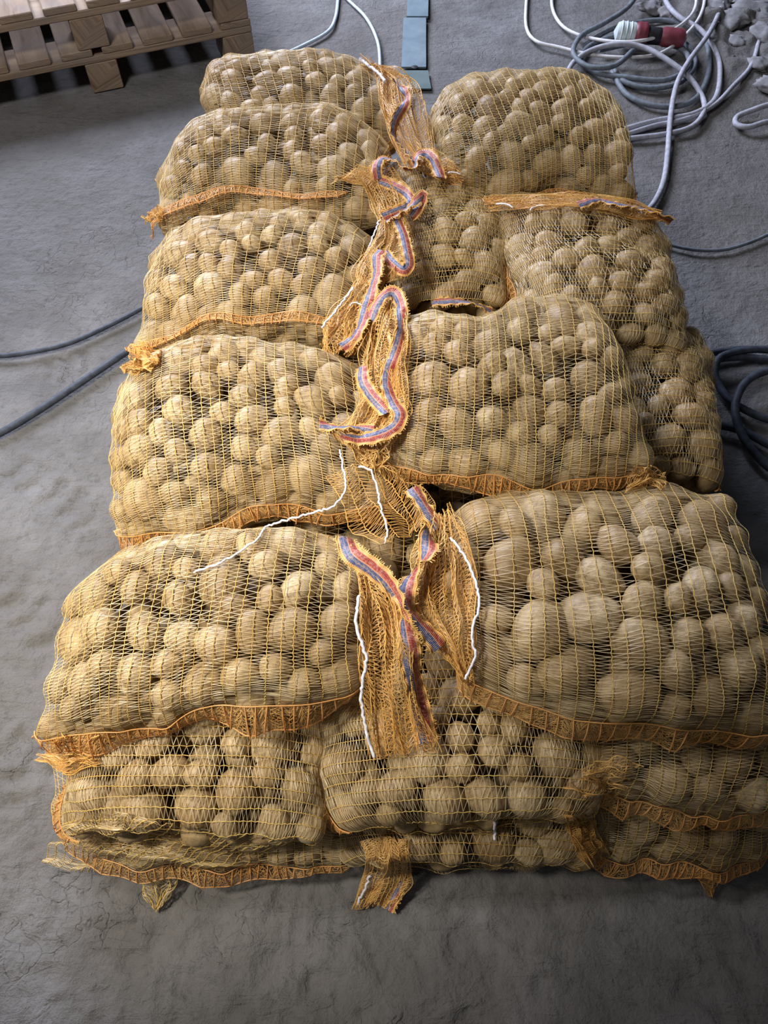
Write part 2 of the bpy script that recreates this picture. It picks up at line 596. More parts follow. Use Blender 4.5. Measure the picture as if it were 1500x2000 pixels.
    # ---- the sewn selvedge: a fin of dense orange netting with thread ends
    def seam(s, th, width=.022, ext=(.02, .02), lay=.35, u0=0.0, u1=1.0, wob=.15, ticks=True, side=1):
        root = s.root
        mb = MB()
        n = 140
        u = np.linspace(u0, u1, n)
        r = np.random.default_rng(s.seed + 55)
        tv = th + wob * smooth_noise(n, 2, s.seed + 3, 5)[:, 0] * .5
        P, Q = s.at(u, tv, .002)
        # lengthen past the ends as small ears
        d0 = norm(P[0] - P[3]); d1 = norm(P[-1] - P[-4])
        dth = s.at(u, tv + .12 * side)[0] - P              # towards the underside, along the skin
        dn = norm(dth)
        for e, d, x in ((0, d0, ext[0]), (1, d1, ext[1])):
            if x <= 0: continue
            add = (P[0] if e == 0 else P[-1]) + d * np.linspace(x / 5, x, 5)[:, None] + np.array([0, 0, -.3]) * np.linspace(0, x, 5)[:, None]
            if e == 0:
                P = np.vstack([add[::-1], P]); Q = np.vstack([np.repeat(Q[:1], 5, 0), Q]); dn = np.vstack([np.repeat(dn[:1], 5, 0), dn])
            else:
                P = np.vstack([P, add]); Q = np.vstack([Q, np.repeat(Q[-1:], 5, 0)]); dn = np.vstack([dn, np.repeat(dn[-1:], 5, 0)])
        n = len(P)
        fade = np.clip(np.minimum(np.arange(n), n - 1 - np.arange(n)) / 6, .12, 1)
        wv = 1 + .3 * np.interp(np.linspace(0, 1, n), np.linspace(0, 1, 9), r.normal(size=9))
        wd = (width * fade * np.clip(wv, .5, 1.6))[:, None]
        dirn = norm(Q * lay + dn * (1 - lay))
        grid = np.stack([P + dirn * wd * f + Q * .002 * math.sin(f * PI) for f in np.linspace(0, 1, 6)], 1)
        cloth_threads(mb, grid, s.gap * .5, .0042, 0, 0, .0009, .0007, s.seed, across=True)
        cloth_threads(mb, grid + np.array([0, 0, -.0025]), s.gap * .7, .005, 0, 0, .0008, .0006, s.seed + 1, across=True)
        if ticks:
            L = np.sum(np.linalg.norm(np.diff(P, axis=0), axis=1))
            for f in np.linspace(.01, .99, max(4, int(L / s.gap))):
                i = int(f * (n - 1))
                j = min(n - 1, max(0, i + int(r.integers(-2, 3))))
                pp = catmull(np.stack([grid[i, 0] + Q[i] * .001, (grid[i, 2] + grid[j, 3]) / 2 + Q[i] * .003, grid[j, 5] + Q[i] * .002 + dn[i] * .004]), 8)
                tri_tubes(mb, pp, np.repeat(Q[i:i + 1], 8, 0), .0022, 1)
        tube(mb, grid[:, 0] + Q * .001, .0009, 5, 1, False)
        tube(mb, grid[:, 5], .0010, 5, 1, False)
        o = mb.build('side_seam', [M['cloth_weft'], M['seam']], root)
        o['label'] = 'dense orange sewn edge of the net'
        return o

def grid_at(G, a, b):
    n, m, _ = G.shape
    x = np.clip(a, 0, 1) * (n - 1); y = np.clip(b, 0, 1) * (m - 1)
    ix = np.clip(x.astype(int), 0, n - 2); iy = np.clip(y.astype(int), 0, m - 2)
    fx = (x - ix)[..., None]; fy = (y - iy)[..., None]
    return G[ix, iy] * (1 - fx) * (1 - fy) + G[ix + 1, iy] * fx * (1 - fy) + G[ix, iy + 1] * (1 - fx) * fy + G[ix + 1, iy + 1] * fx * fy

def cloth_threads(mb, G, gap, pitch, m0, m1, w0, w1, seed, across=False):
    """loose netting on a grid surface G: main threads along (or across) plus zigzags"""
    if across:
        G = G.transpose(1, 0, 2)
    n, m, _ = G.shape                       # threads run along axis 0, spaced on axis 1
    r = np.random.default_rng(seed)
    LW = np.mean(np.sum(np.linalg.norm(np.diff(G, axis=1), axis=2), axis=1))
    LL = np.mean(np.sum(np.linalg.norm(np.diff(G, axis=0), axis=2), axis=0))
    k = max(3, int(LW / gap)); nz = max(4, int(LL / pitch))
    NN = norm(np.cross(np.gradient(G, axis=0), np.gradient(G, axis=1)))
    NN *= np.where(NN[..., 2:] < 0, -1, 1)
    a = np.linspace(0, 1, nz)
    K = []
    for i in range(k):
        b = np.full(nz, i / (k - 1)) + (r.normal() * .12 + .12 * np.sin(a * 7 + r.random() * 6)) / k
        b = b + ((np.arange(nz) % 2) - .5) * .0014 / max(LW, .01)
        P = grid_at(G, a, b); Q = norm(grid_at(NN, a, b))
        K.append((a, b))
        tri_tubes(mb, P, Q, w0 * r.uniform(.8, 1.2), m0)
    kk = np.array([0, .5, 1.0])
    for i in range(k - 1):
        b0, b1 = K[i][1], K[i + 1][1]
        sh = r.normal() * 2.0 / nz
        for o in (0, 1):
            A0 = a[:-1] if o == 0 else a[1:]
            B0 = b0[:-1] if o == 0 else b0[1:]
            A1 = (a[:-1] + a[1:]) / 2 + sh
            B1 = (b1[:-1] + b1[1:]) / 2
            A = A0[:, None] * (1 - kk) + A1[:, None] * kk
            Bb = B0[:, None] * (1 - kk) + B1[:, None] * kk
            P = grid_at(G, A, Bb); Q = norm(grid_at(NN, A, Bb))
            T = norm(np.gradient(P, axis=1))
            W = norm(np.cross(T, Q) + Q * r.normal(size=(len(P), 1, 1)) * .35)
            tapes(mb, P + Q * .0004, W, w1, m1)

def cloth(root, name, rows, seed=1, ripple=.006, waves=5, gap=.011, pitch=.0066, layers=2, across=False, label=None, lift=.012, mats=None):
    """a loose netting flap lofted through rows of (x, y, z) points"""
    n = 60
    R = np.stack([catmull([list(p) for p in row], n) for row in rows], 1)     # n, rows, 3
    m = 40
    G = np.stack([catmull(R[i], m) for i in range(n)], 0)
    G = np.array([[surf(x, y, z, lift) for x, y, z in row] for row in G])
    for _ in range(10):
        H = G.copy()
        H[1:-1] = (G[:-2] + 2 * G[1:-1] + G[2:]) / 4
        G = H.copy()
        G[:, 1:-1] = (H[:, :-2] + 2 * H[:, 1:-1] + H[:, 2:]) / 4
    r = np.random.default_rng(seed)
    mb = MB()
    for l in range(layers):
        nz = smooth_noise(n, m, seed * 7 + l, 6) * ripple
        fold = np.sin(np.linspace(0, waves * PI, m) + r.random() * 6 + smooth_noise(n, m, seed * 5 + l, 3) * 1.3) * ripple
        off = np.zeros((n, m, 3)); off[..., 2] = nz + fold - l * .0045
        off[..., 0] = smooth_noise(n, m, seed * 3 + l, 5) * ripple * .8
        off[..., 1] = smooth_noise(n, m, seed * 4 + l, 5) * ripple * .5
        cloth_threads(mb, G + off, gap * r.uniform(.85, 1.2), pitch, 0, 1, .0019, .0007, seed + l, across)
    o = mb.build(name, mats or [M['cloth_warp'], M['cloth_weft']], root)
    if label: o['label'] = label
    return o

def band(root, pts, width=.022, tilt=0.0, seed=1, flip=False, ruffle=.002, lift=.022):
    """striped hem tape following pts; tilt (radians) rolls it about its run, may be a list"""
    P = lay_path(pts, .003, lift, 8)
    n = len(P)
    r = np.random.default_rng(seed)
    T = norm(np.gradient(P, axis=0))
    S = norm(np.cross(T, np.array([0, -.35, 1.0])))
    if flip: S = -S
    U = norm(np.cross(S, T)); U *= np.where(U[:, 2:] < 0, -1, 1)
    tl = np.interp(np.linspace(0, 1, n), np.linspace(0, 1, len(tilt)), tilt) if hasattr(tilt, '__len__') else np.full(n, tilt)
    tl = tl + .55 * np.interp(np.linspace(0, 1, n), np.linspace(0, 1, max(4, n // 14)), r.normal(size=max(4, n // 14)))
    Wd = S * np.cos(tl)[:, None] + U * np.sin(tl)[:, None]
    Nn = -S * np.sin(tl)[:, None] + U * np.cos(tl)[:, None]
    f = np.linspace(-.5, .5, 13)
    ru = ruffle * np.sin(np.arange(n) * .9 + r.random() * 6)[:, None] * (np.abs(f) * 2)[None] ** 3
    cup = -.003 * (f * 2) ** 2
    V = P[:, None] + Wd[:, None] * (f * width * .86)[None, :, None] + Nn[:, None] * (ru + cup[None])[..., None]
    d = np.r_[0, np.cumsum(np.linalg.norm(np.diff(P, axis=0), axis=1))]
    uv = np.stack(np.broadcast_arrays(d[:, None], (f + .5)[None]), -1)
    mb = MB()
    m = len(f)
    i = np.arange(n - 1)[:, None] * m; j = np.arange(m - 1)[None]
    q = np.stack([i + j, i + j + 1, i + m + j + 1, i + m + j], -1).reshape(-1, 4)
    for dz in (0.0, -.0009):
        mb.add((V + Nn[:, None] * dz).reshape(-1, 3), q, 0, uv.reshape(-1, 2))
    # fringe of thread loops on both edges
    for sgn, e in ((-1, 0), (1, m - 1)):
        k = np.arange(0, n - 1)
        A = V[k, e]
        out = Wd[k] * sgn
        B = A + out * (.0026 + .0022 * r.random((len(k), 1))) + Nn[k] * (r.normal(size=(len(k), 1)) * .0022) + T[k] * r.normal(size=(len(k), 1)) * .0015
        PP = np.stack([A, (A + B) / 2 + Nn[k] * .0008, B], 1)
        tapes(mb, PP, np.repeat(T[k][:, None], 3, 1), .0011, 1)
        tube(mb, V[:, e] + Nn * .0005, .0011, 4, 1, False)
    o = mb.build('hem_band', [M['band'], M['cloth_warp']], root)
    o['label'] = 'red and blue striped hem tape'
    return o

def string(root, pts, r=.0016, lift=.006):
    r *= .78
    P = lay_path(pts, .004, lift, 5)
    rr = np.random.default_rng(len(pts))
    P = P + .0008 * rr.normal(size=P.shape)
    mb = MB()
    tube(mb, P, r, 6)
    o = mb.build('drawstring', M['string'], root)
    o['label'] = 'white drawstring'
    return o

def root_of(s, label, group):
    b = s.B.reshape(-1, 3)
    c = b.mean(0); c[2] = b[:, 2].min()
    o = empty('potato_sack', c)
    tag(o, label, 'sack', group)
    s.root = o
    SACKS.append(s)
    return o

GROUP = 'net sacks of potatoes stacked in a heap'
def sack(key, label, K, F, z, T, short=None, **kw):
    s = Sack(key, K, F, z, T, **kw)
    s.label = label
    s.short = short or label
    r = root_of(s, label, GROUP)
    s.net(r)
    return s

# heights: bottom layer 0-.16, middle .15-.31, top .30-.48
Z1, Z2, Z3 = .085, .235, .385

# ---- top layer, left column (outer closed end first, neck towards the middle)
L0 = sack('L0', 'farthest left net sack, topmost at the back beside the pallets',
  [(392,185,.41),(430,145,.41),(520,128,.41),(650,132,.41),(775,172,.41)],
  [(400,262),(480,300),(590,300),(690,300),(785,290)], .39, .085, seed=1, neck=(0, 0), short='the farthest left sack')
L1 = sack('L1', 'second net sack from the back on the left, orange seam across its lower half',
  [(305,370),(390,262,.42),(520,230,.42),(640,228,.42),(765,285,.42)],
  [(310,458),(380,450),(470,438),(600,440),(750,435)], .385, .085, seed=2, neck=(0, 0), short='second back left sack')
L2 = sack('L2', 'middle net sack of the left column with a twisted corner over the floor',
  [(295,505),(370,455),(500,435),(620,435),(745,470)],
  [(262,700,.35),(350,695,.36),(450,672),(560,668),(710,665)], .385, .085, seed=3, neck=(0, 0), short='middle left sack')
L3 = sack('L3', 'fourth net sack from the back on the left, with a loose white string',
  [(225,775),(300,705),(430,682),(560,682),(735,725)],
  [(215,1080,.35),(330,1055),(440,1025),(570,1010),(775,1010)], .385, .09, seed=4, neck=(0, 0), short='fourth back left sack', gap=.0155)
L4 = sack('L4', 'front left net sack of the top layer, its fold hanging over the outer corner',
  [(150,1120,.36),(270,1078),(400,1050),(540,1040),(730,1060)],
  [(72,1470,.31),(200,1440,.34),(340,1410,.36),(480,1385),(720,1380)], .385, .09, seed=5, neck=(0, 0), pr=(.021,.034), short='front left top sack', gap=.0155)
# ---- right column
R1 = sack('R1', 'farthest right net sack, in front of the coiled cables',
  [(830,235,.42),(880,190,.42),(1000,168,.42),(1110,166,.42),(1200,205,.42)],
  [(850,370),(960,390),(1080,380),(1170,385),(1255,402)], .39, .09, seed=6, gap=.012, short='farthest right sack')
R2 = sack('R2', 'second net sack from the back on the right, striped tape at its top',
  [(940,395),(965,450),(985,530),(1005,620),(1020,690)],
  [(1290,430),(1302,490),(1328,560),(1348,640),(1355,700)], .36, .09, seed=7, gap=.013, short='second back right sack')
MM = sack('MM', 'low net sack in the hollow between both columns, shown as a narrow wedge',
  [(750,330),(755,430),(760,520),(765,615)],
  [(945,335),(975,430),(1000,520),(1000,620)], .33, .085, seed=8, gap=.012, short='sack between the columns')
R3 = sack('R3', 'big net sack midway in the right column with an orange fringed near hem',
  [(765,618,.43),(850,628,.43),(930,640,.43),(1000,606,.43),(1130,598,.43),(1205,700,.43)],
  [(735,915),(860,940),(1000,955),(1140,950),(1285,945)], .41, .09, seed=9, pr=(.020,.032), gap=.014, short='middle right sack')
R2b = sack('R2b', 'dim net sack on the right edge, half under the big middle one',
  [(1130,640),(1145,740),(1160,850),(1170,960)],
  [(1375,650),(1385,740),(1395,850),(1425,960)], .29, .09, seed=10, gap=.013, short='dim right edge sack')
R4 = sack('R4', 'largest net sack, front right of the top layer, big potatoes behind wide mesh',
  [(850,1000),(1000,975),(1150,972),(1290,955),(1425,975)],
  [(880,1320),(1030,1390),(1200,1425),(1380,1440),(1570,1455)], .385, .095, seed=12, pr=(.024,.039), gap=.0195, short='largest front right sack')
# ---- lower layers that show at the front
B1 = sack('B1', 'left net sack of the middle layer at the front, its threads running crosswise',
  [(175,1200),(150,1360),(125,1500),(110,1640,.2)],
  [(660,1200),(655,1360),(650,1500),(645,1655)], .235, .088, seed=13, gap=.014, short='left middle layer sack')
B2 = sack('B2', 'centre net sack of the middle layer, under the dangling striped tape',
  [(625,1200),(625,1360),(625,1500),(625,1630)],
  [(1175,1200),(1175,1360),(1185,1500),(1190,1610)], .235, .1, seed=14, gap=.0135, short='centre middle layer sack')
B3 = sack('B3', 'right net sack of the middle layer, brown and dim under the largest sack',
  [(1120,1350),(1260,1350),(1400,1350),(1540,1350)],
  [(1110,1560),(1260,1575),(1390,1590),(1530,1590)], .235, .085, seed=15, gap=.017, short='right middle layer sack')
C1 = sack('C1', 'left net sack on the floor at the front with a pointed corner sticking out',
  [(105,1400),(300,1420),(480,1430),(680,1430)],
  [(105,1655),(280,1690),(480,1695),(690,1690)], .09, .085, seed=16, gap=.014, short='left floor sack')
C2 = sack('C2', 'centre net sack on the floor, its tied mouth hanging onto the concrete',
  [(645,1400),(645,1520),(645,1620),(650,1705)],
  [(1190,1400),(1195,1520),(1195,1620),(1190,1700)], .095, .09, seed=17, gap=.013, short='centre floor sack')
C3 = sack('C3', 'right net sack on the floor at the front in deep shade',
  [(1150,1450),(1290,1450),(1400,1450),(1520,1450)],
  [(1150,1675),(1280,1685),(1400,1700),(1520,1675)], .085, .08, seed=18, gap=.014, short='right floor sack')

# ---- sacks buried under the top layer, seen only from the side
def low(label, x0, x1, y0, y1, z, seed):
    s = Sack.__new__(Sack)
    def inv(x, y):
        p = np.array([x, y, z]) - CAM
        d = p @ FW
        return (750 + FPX * (p @ RT) / d, 1000 - FPX * (p @ UP) / d)
    K = [inv(x0, y1), inv((x0 + x1) / 2, y1), inv(x1, y1)]
    F = [inv(x0, y0), inv((x0 + x1) / 2, y0), inv(x1, y0)]
    s.__init__('low', K, F, z, .078, seed=seed, hidden=True, gap=.02, pr=(.026, .036))
    s.label = label; s.short = 'a buried sack' + (' under the left column' if x0 < 0 else ' under the right column')
    root_of(s, label, GROUP)
    s.net(s.root)
    return s
low('buried net sack of the middle layer, left column, towards the front', -.42, .08, .50, 1.02, Z2, 30)
low('net sack of the middle layer under the left column, towards the back', -.44, .10, 1.03, 1.62, Z2, 31)
low('net sack of the middle layer under the farthest right sack', .09, .58, 1.10, 1.66, Z2, 32)
low('net sack on the floor under the left column, towards the front', -.42, .07, .52, 1.02, Z1, 33)
low('net sack on the floor under the left column, towards the back', -.44, .08, 1.04, 1.62, Z1, 34)
low('net sack on the floor under the right column, towards the front', .06, .56, .52, 1.02, Z1, 35)
low('net sack on the floor under the right column, towards the back', .07, .58, 1.04, 1.62, Z1, 36)


# ---- sewn edges
L0.seam(PI * .95, .014, (.0, .0))
L1.seam(PI * .80, .016, (.035, .0), u1=.86, lay=.5)
L2.seam(PI * .84, .018, (.05, .0), u1=.92, lay=.5)
L3.seam(PI * .97, .032, (.01, .0), lay=.25)
L4.seam(PI * .98, .036, (.0, .0), lay=.25)
R1.seam(PI * .99, .016, (.0, .01))
R2.seam(0.05, .018, (.0, .0), side=-1)
MM.seam(PI * .93, .016, (.0, .0))
R3.seam(PI * .98, .030, (.0, .03), lay=.25)
R2b.seam(PI * .98, .014, (.0, .0))
R4.seam(PI * .98, .042, (.0, .0), lay=.22)
B1.seam(0.02, .034, (.0, .0), side=-1, lay=.4)
B2.seam(0.04, .034, (.0, .0), side=-1, lay=.4)
B3.seam(PI * 1.0, .034, (.0, .01), lay=.4)
C1.seam(PI * 1.02, .03, (.0, .0), lay=.5)
C3.seam(PI * 1.02, .03, (.0, .0), lay=.5)

# ---- dropping loose things onto the sacks they lie on
from mathutils.bvhtree import BVHTree
def surface_tree():
    vs, fs, n = [], [], 0
    for s in SACKS:
        a, b = s.nu, s.nt
        vs.append(s.S.reshape(-1, 3))
        i = np.arange(a - 1)[:, None] * b; j = np.arange(b)[None]; k = (j + 1) % b
        fs.append(np.stack([i + j, i + k, i + b + k, i + b + j], -1).reshape(-1, 4) + n)
        n += a * b
    return BVHTree.FromPolygons(np.concatenate(vs).tolist(), np.concatenate(fs).tolist())
TREE = surface_tree()
def surf(x, y, zmin, lift=.005):
    d = FW + (x - 750) / FPX * RT - (y - 1000) / FPX * UP
    hit = TREE.ray_cast(Vector(CAM), Vector(d), 10)
    z = zmin
    if hit[0] is not None:
        z = max(z, hit[0].z + lift)
    return px(x, y, z)

def smooth1(P, it):
    P = P.copy()
    for _ in range(it):
        P[1:-1] = (P[:-2] + 2 * P[1:-1] + P[2:]) / 4
    return P

def lay_path(pts, step=.004, lift=.005, it=6):
    D = catmull([list(p) for p in pts], 30 * len(pts))
    W = np.array([surf(x, y, z, lift) for x, y, z in D])
    return even(smooth1(W, it), step)

# ---- necks: loose amber netting, striped hem tape and drawstrings
CL = 'loose amber netting of the sack mouth'
z = .44
r0, r1, r2, r3, r4 = L0.root, L1.root, L2.root, L3.root, L4.root
q1, q2, qm, q3, q4 = R1.root, R2.root, MM.root, R3.root, R4.root
cloth(r0, 'neck_netting', [[(702,116,.46),(735,150,.46),(742,210,z),(760,270,z),(785,315,z)],[(735,135,.47),(770,155,.47),(785,215,.47),(800,265,.46),(820,310,.45)],[(742,130,.46),(815,160,.46),(835,220,.46),(845,270,z),(855,315,z)]], 11, .007, 6, label=CL)
band(r0, [(772,158,.48),(792,180,.48),(790,205,.48),(775,232,.48),(770,262,.47),(790,292,.46),(812,318,.46)], .026, [.2, .1, .4, 1.2, 1.4, 1.2], 3)
string(r0, [(703,116,.48),(720,128,.48),(738,142,.48),(752,158,.48)], .0042, .012)
band(r1, [(738,350,.45),(735,325,.46),(745,308,.46),(770,312,.46),(790,326,.46),(806,328,.46),(812,306,.46),(830,298,.46),(845,310,.46),(856,332,.45),(862,346,.45)], .026, [.1, .5, .2, .7, .1, .4], 4)
cloth(r1, 'neck_netting', [[(650,352,z),(690,345,z),(720,385,z),(738,432,z)],[(690,330,z),(735,345,z),(765,380,z),(775,425,z)],[(735,312,z),(775,340,z),(805,385,z),(800,420,z)]], 12, .006, 6, label=CL)
cloth(q1, 'neck_netting', [[(800,310,z),(830,330,z),(862,348,.42),(900,352,.40)],[(830,295,z),(858,305,z),(885,320,.42),(900,340,.40)]], 13, .006, 5, label=CL)
band(r1, [(742,352,.45),(768,362,.45),(790,374,.45),(803,390,.45),(796,404,.45),(772,414,.45),(748,424,.45)], .024, [.3, .1, .6, .2], 5)
band(r1, [(752,432,.45),(785,412,.46),(812,392,.47),(829,380,.47),(822,398,.46),(805,424,.45)], .022, [.5, .1, .3, 1.0], 6)
cloth(r2, 'neck_netting', [[(742,425,z),(735,460,z),(705,500,z),(688,560,z)],[(775,420,z),(770,465,z),(750,510,z),(725,560,z)],[(802,425,z),(805,475,z),(800,520,z),(765,555,z)]], 14, .006, 6, label=CL)
band(r2, [(776,428,.45),(788,455,.46),(795,485,.46),(800,515,.45),(788,528,.45),(765,512,.45),(750,492,.45)], .024, [.2, .1, .3, .9, .5], 7)
band(r2, [(745,488,.46),(735,500,.46),(735,530,.46),(726,562,.46),(718,595,.46),(706,630,.46),(690,660,.45),(668,678,.45)], .028, [.6, .1, .0, .3, .5, .2], 8)
cloth(r2, 'neck_netting', [[(700,552,z),(655,600,z),(628,640,z),(632,682,.43)],[(722,560,z),(690,610,z),(672,650,z),(665,685,z)],[(745,560,z),(725,610,z),(705,660,z),(690,690,z)]], 15, .007, 6, label=CL)
string(r2, [(690,562,.46),(668,590,.46),(645,620,.46),(630,638,.46)], .0026, .012)
string(r2, [(740,430,.46),(732,455,.46),(722,482,.46)], .0022, .012)
string(r2, [(682,596,.47),(694,590,.47),(706,596,.47)], .0013, .016)
cloth(q3, 'neck_netting', [[(752,575,.45),(718,640,.45),(702,720,.45),(696,790,.44),(650,842,.44)],[(768,572,.46),(750,650,.46),(740,720,.46),(735,800,.46),(700,860,.45)],[(782,580,.46),(798,650,.46),(790,720,.46),(788,800,.46),(760,852,.45)]], 16, .008, 6, label=CL)
band(q3, [(722,625,.46),(735,595,.47),(750,575,.48),(768,570,.48),(780,590,.48),(785,640,.48),(776,680,.48),(762,715,.48),(757,750,.48),(768,782,.48),(782,808,.48),(772,832,.48),(742,848,.48),(700,856,.47),(665,848,.46)], .026, [.7, .1, .3, .0, .3, .1, .4], 9)
band(q3, [(708,715,.47),(708,742,.47),(724,770,.47),(742,790,.47),(758,806,.47)], .026, [.2, .0, .3], 10)
band(q3, [(624,828,.46),(655,832,.47),(690,832,.47),(730,838,.47)], .022, [.1, .4, .2], 11)
cloth(q3, 'neck_netting', [[(640,842,z),(680,872,z),(712,908,z)],[(700,860,.45),(720,885,.45),(728,912,z)],[(775,835,.45),(765,870,.45),(745,915,z)]], 17, .005, 5, label=CL)
string(q3, [(700,912,.46),(722,918,.46),(735,945,.45),(742,985,.45),(756,1030,.44),(752,1062,.43)], .0022, .010)
cloth(r3, 'neck_netting', [[(640,925,z),(668,980,z),(690,1030,z),(745,1068,.43)],[(725,905,.45),(750,960,z),(770,1010,z),(800,1045,.43)],[(765,915,.45),(820,950,z),(850,985,z),(850,1035,.43)]], 18, .004, 4, gap=.016, pitch=.005, layers=1, label=CL)
string(r3, [(664,880,.47),(672,920,.47),(674,955,.47),(655,985,.46),(610,1002,.45),(560,1015,.45),(520,1030,.44),(500,1055,.44),(455,1085,.44),(415,1105,.44),(378,1118,.44)], .0021, .007)
band(q4, [(806,952,.46),(822,975,.46),(838,1000,.46),(858,1030,.45)], .030, [.2, .1, .3], 12)
cloth(q4, 'neck_netting', [[(830,1010,.45),(806,1110,.45),(798,1180,.45),(845,1250,.44),(900,1325,.42)],[(860,1000,.46),(870,1100,.46),(870,1190,.46),(895,1260,.45),(910,1330,.42)],[(880,985,.45),(925,1080,.46),(935,1180,.46),(930,1260,.44),(918,1330,.42)]], 19, .007, 6, label=CL)
band(q4, [(838,1035,.47),(834,1080,.48),(808,1115,.48),(792,1150,.48),(796,1185,.48),(818,1215,.47),(842,1240,.46),(860,1264,.45)], .032, [.2, .0, .1, .5, .3], 13)
string(q4, [(880,1050,.47),(908,1085,.47),(930,1140,.47),(936,1185,.47),(922,1235,.46),(928,1280,.45),(910,1325,.43)], .0024, .012)
cloth(r4, 'neck_netting', [[(684,1065,.46),(696,1150,.46),(700,1250,.44),(708,1350,.39),(724,1478,.34)],[(710,1090,.47),(750,1170,.46),(765,1260,.44),(775,1360,.40),(790,1475,.34)],[(730,1105,.47),(785,1185,.47),(808,1270,.45),(825,1360,.40),(855,1465,.34)]], 20, .006, 5, gap=.010, label=CL)
band(r4, [(676,1048,.47),(688,1082,.48),(722,1108,.48),(756,1140,.48),(782,1185,.48),(796,1250,.46),(808,1320,.42),(820,1385,.38),(836,1450,.35)], .034, [.3, .1, .2, .0, .1, .0], 14)
string(r4, [(700,1165,.48),(697,1225,.47),(716,1288,.45),(707,1340,.42),(712,1410,.38),(730,1478,.35)], .0030, .012)
band(qm, [(846,588,.36),(880,586,.37),(915,588,.37),(945,598,.36),(962,608,.35)], .028, [1.2, .9, .8], 15, lift=.010)
cloth(q2, 'neck_netting', [[(945,384,.42),(1020,376,.43),(1110,378,.43),(1200,388,.43),(1290,412,.43)],[(955,405,.42),(1030,405,.43),(1120,402,.43),(1210,410,.43),(1300,432,.42)]], 21, .005, 3, label=CL, layers=2)
band(q2, [(1130,398,.44),(1165,388,.45),(1205,396,.45),(1250,405,.45),(1285,417,.45),(1314,430,.44)], .026, [.5, .1, .3, .5], 16)
string(q2, [(968,398,.43),(985,398,.44),(1002,406,.44)], .0022, .012)
string(q2, [(1034,410,.43),(1048,402,.44),(1064,402,.44)], .0022, .012)
string(q1, [(862,346,.43),(878,336,.44),(900,341,.44)], .0022, .012)
PALE = [M['warp'], M['weft']]
cloth(B1.root, 'loose_netting', [[(150,1585,.10),(280,1600,.12),(420,1625,.12),(560,1640,.12)],[(105,1650,.06),(210,1655,.08),(350,1668,.08),(500,1680,.08)],[(95,1690,.03),(180,1702,.03),(290,1705,.03),(410,1712,.03)]], 22, .008, 6, gap=.016, pitch=.009, layers=1, mats=PALE, across=True, label='wrinkled slack netting hanging to the floor')
cloth(L4.root, 'loose_netting', [[(120,1435,.30),(150,1450,.31),(195,1440,.32)],[(72,1480,.27),(120,1505,.27),(185,1492,.29)]], 23, .006, 4, label='brown lobe of slack netting at the outer corner')
cloth(C1.root, 'corner_netting', [[(268,1712,.04),(282,1742,.02),(300,1776,.006)],[(310,1700,.05),(308,1740,.02),(304,1777,.006)],[(362,1700,.04),(335,1742,.02),(309,1776,.006)]], 24, .004, 4, mats=PALE, label='pointed net corner sticking out over the floor')
cloth(C2.root, 'neck_netting', [[(708,1640,.12),(712,1690,.07),(700,1735,.03),(688,1772,.008)],[(755,1636,.13),(758,1690,.08),(745,1735,.035),(732,1768,.01)],[(798,1640,.12),(806,1690,.07),(798,1735,.03),(775,1775,.008)]], 25, .004, 5, gap=.009, label='orange netting of the tied mouth')
band(C2.root, [(796,1700,.06),(786,1728,.04),(770,1755,.02),(758,1778,.008)], .018, [.2, .1], 17, lift=.008)
string(C2.root, [(722,1708,.06),(712,1738,.04),(698,1768,.012)], .0028)
string(B2.root, [(965,1605,.20),(967,1622,.18),(968,1640,.17)], .0028)
cloth(C3.root, 'corner_netting', [[(1350,1700,.04),(1370,1725,.03),(1386,1750,.01)],[(1405,1695,.04),(1400,1722,.03),(1392,1751,.01)]], 26, .003, 3, label='pointed net corner hanging to the floor')
cloth(R3.root, 'corner_netting', [[(1232,925,.42),(1262,918,.42),(1298,932,.41)],[(1228,958,.42),(1265,945,.43),(1300,955,.41)]], 27, .006, 4, label='curled net corner')
cloth(L2.root, 'corner_netting', [[(262,668,.36),(290,672,.37),(312,688,.37)],[(262,700,.35),(280,705,.35),(308,708,.36)],[(232,722,.33),(262,722,.33),(300,715,.34)]], 28, .006, 4, label='twisted net corner sticking out over the floor')
cloth(L1.root, 'corner_netting', [[(300,408,.38),(320,410,.38)],[(278,430,.36),(312,428,.37)]], 29, .004, 3, label='small net corner tip')
cloth(B3.root, 'loose_netting', [[(1150,1490,.25),(1200,1480,.27),(1250,1490,.28)],[(1105,1540,.20),(1150,1560,.20),(1200,1560,.19)]], 31, .006, 4, layers=1, gap=.016, label='rumpled brownish netting')
cloth(C3.root, 'neck_netting', [[(1105,1590,.15),(1120,1640,.11),(1150,1690,.06)],[(1150,1590,.15),(1172,1640,.11),(1185,1690,.06)]], 32, .005, 4, label='orange brown netting in the gap')

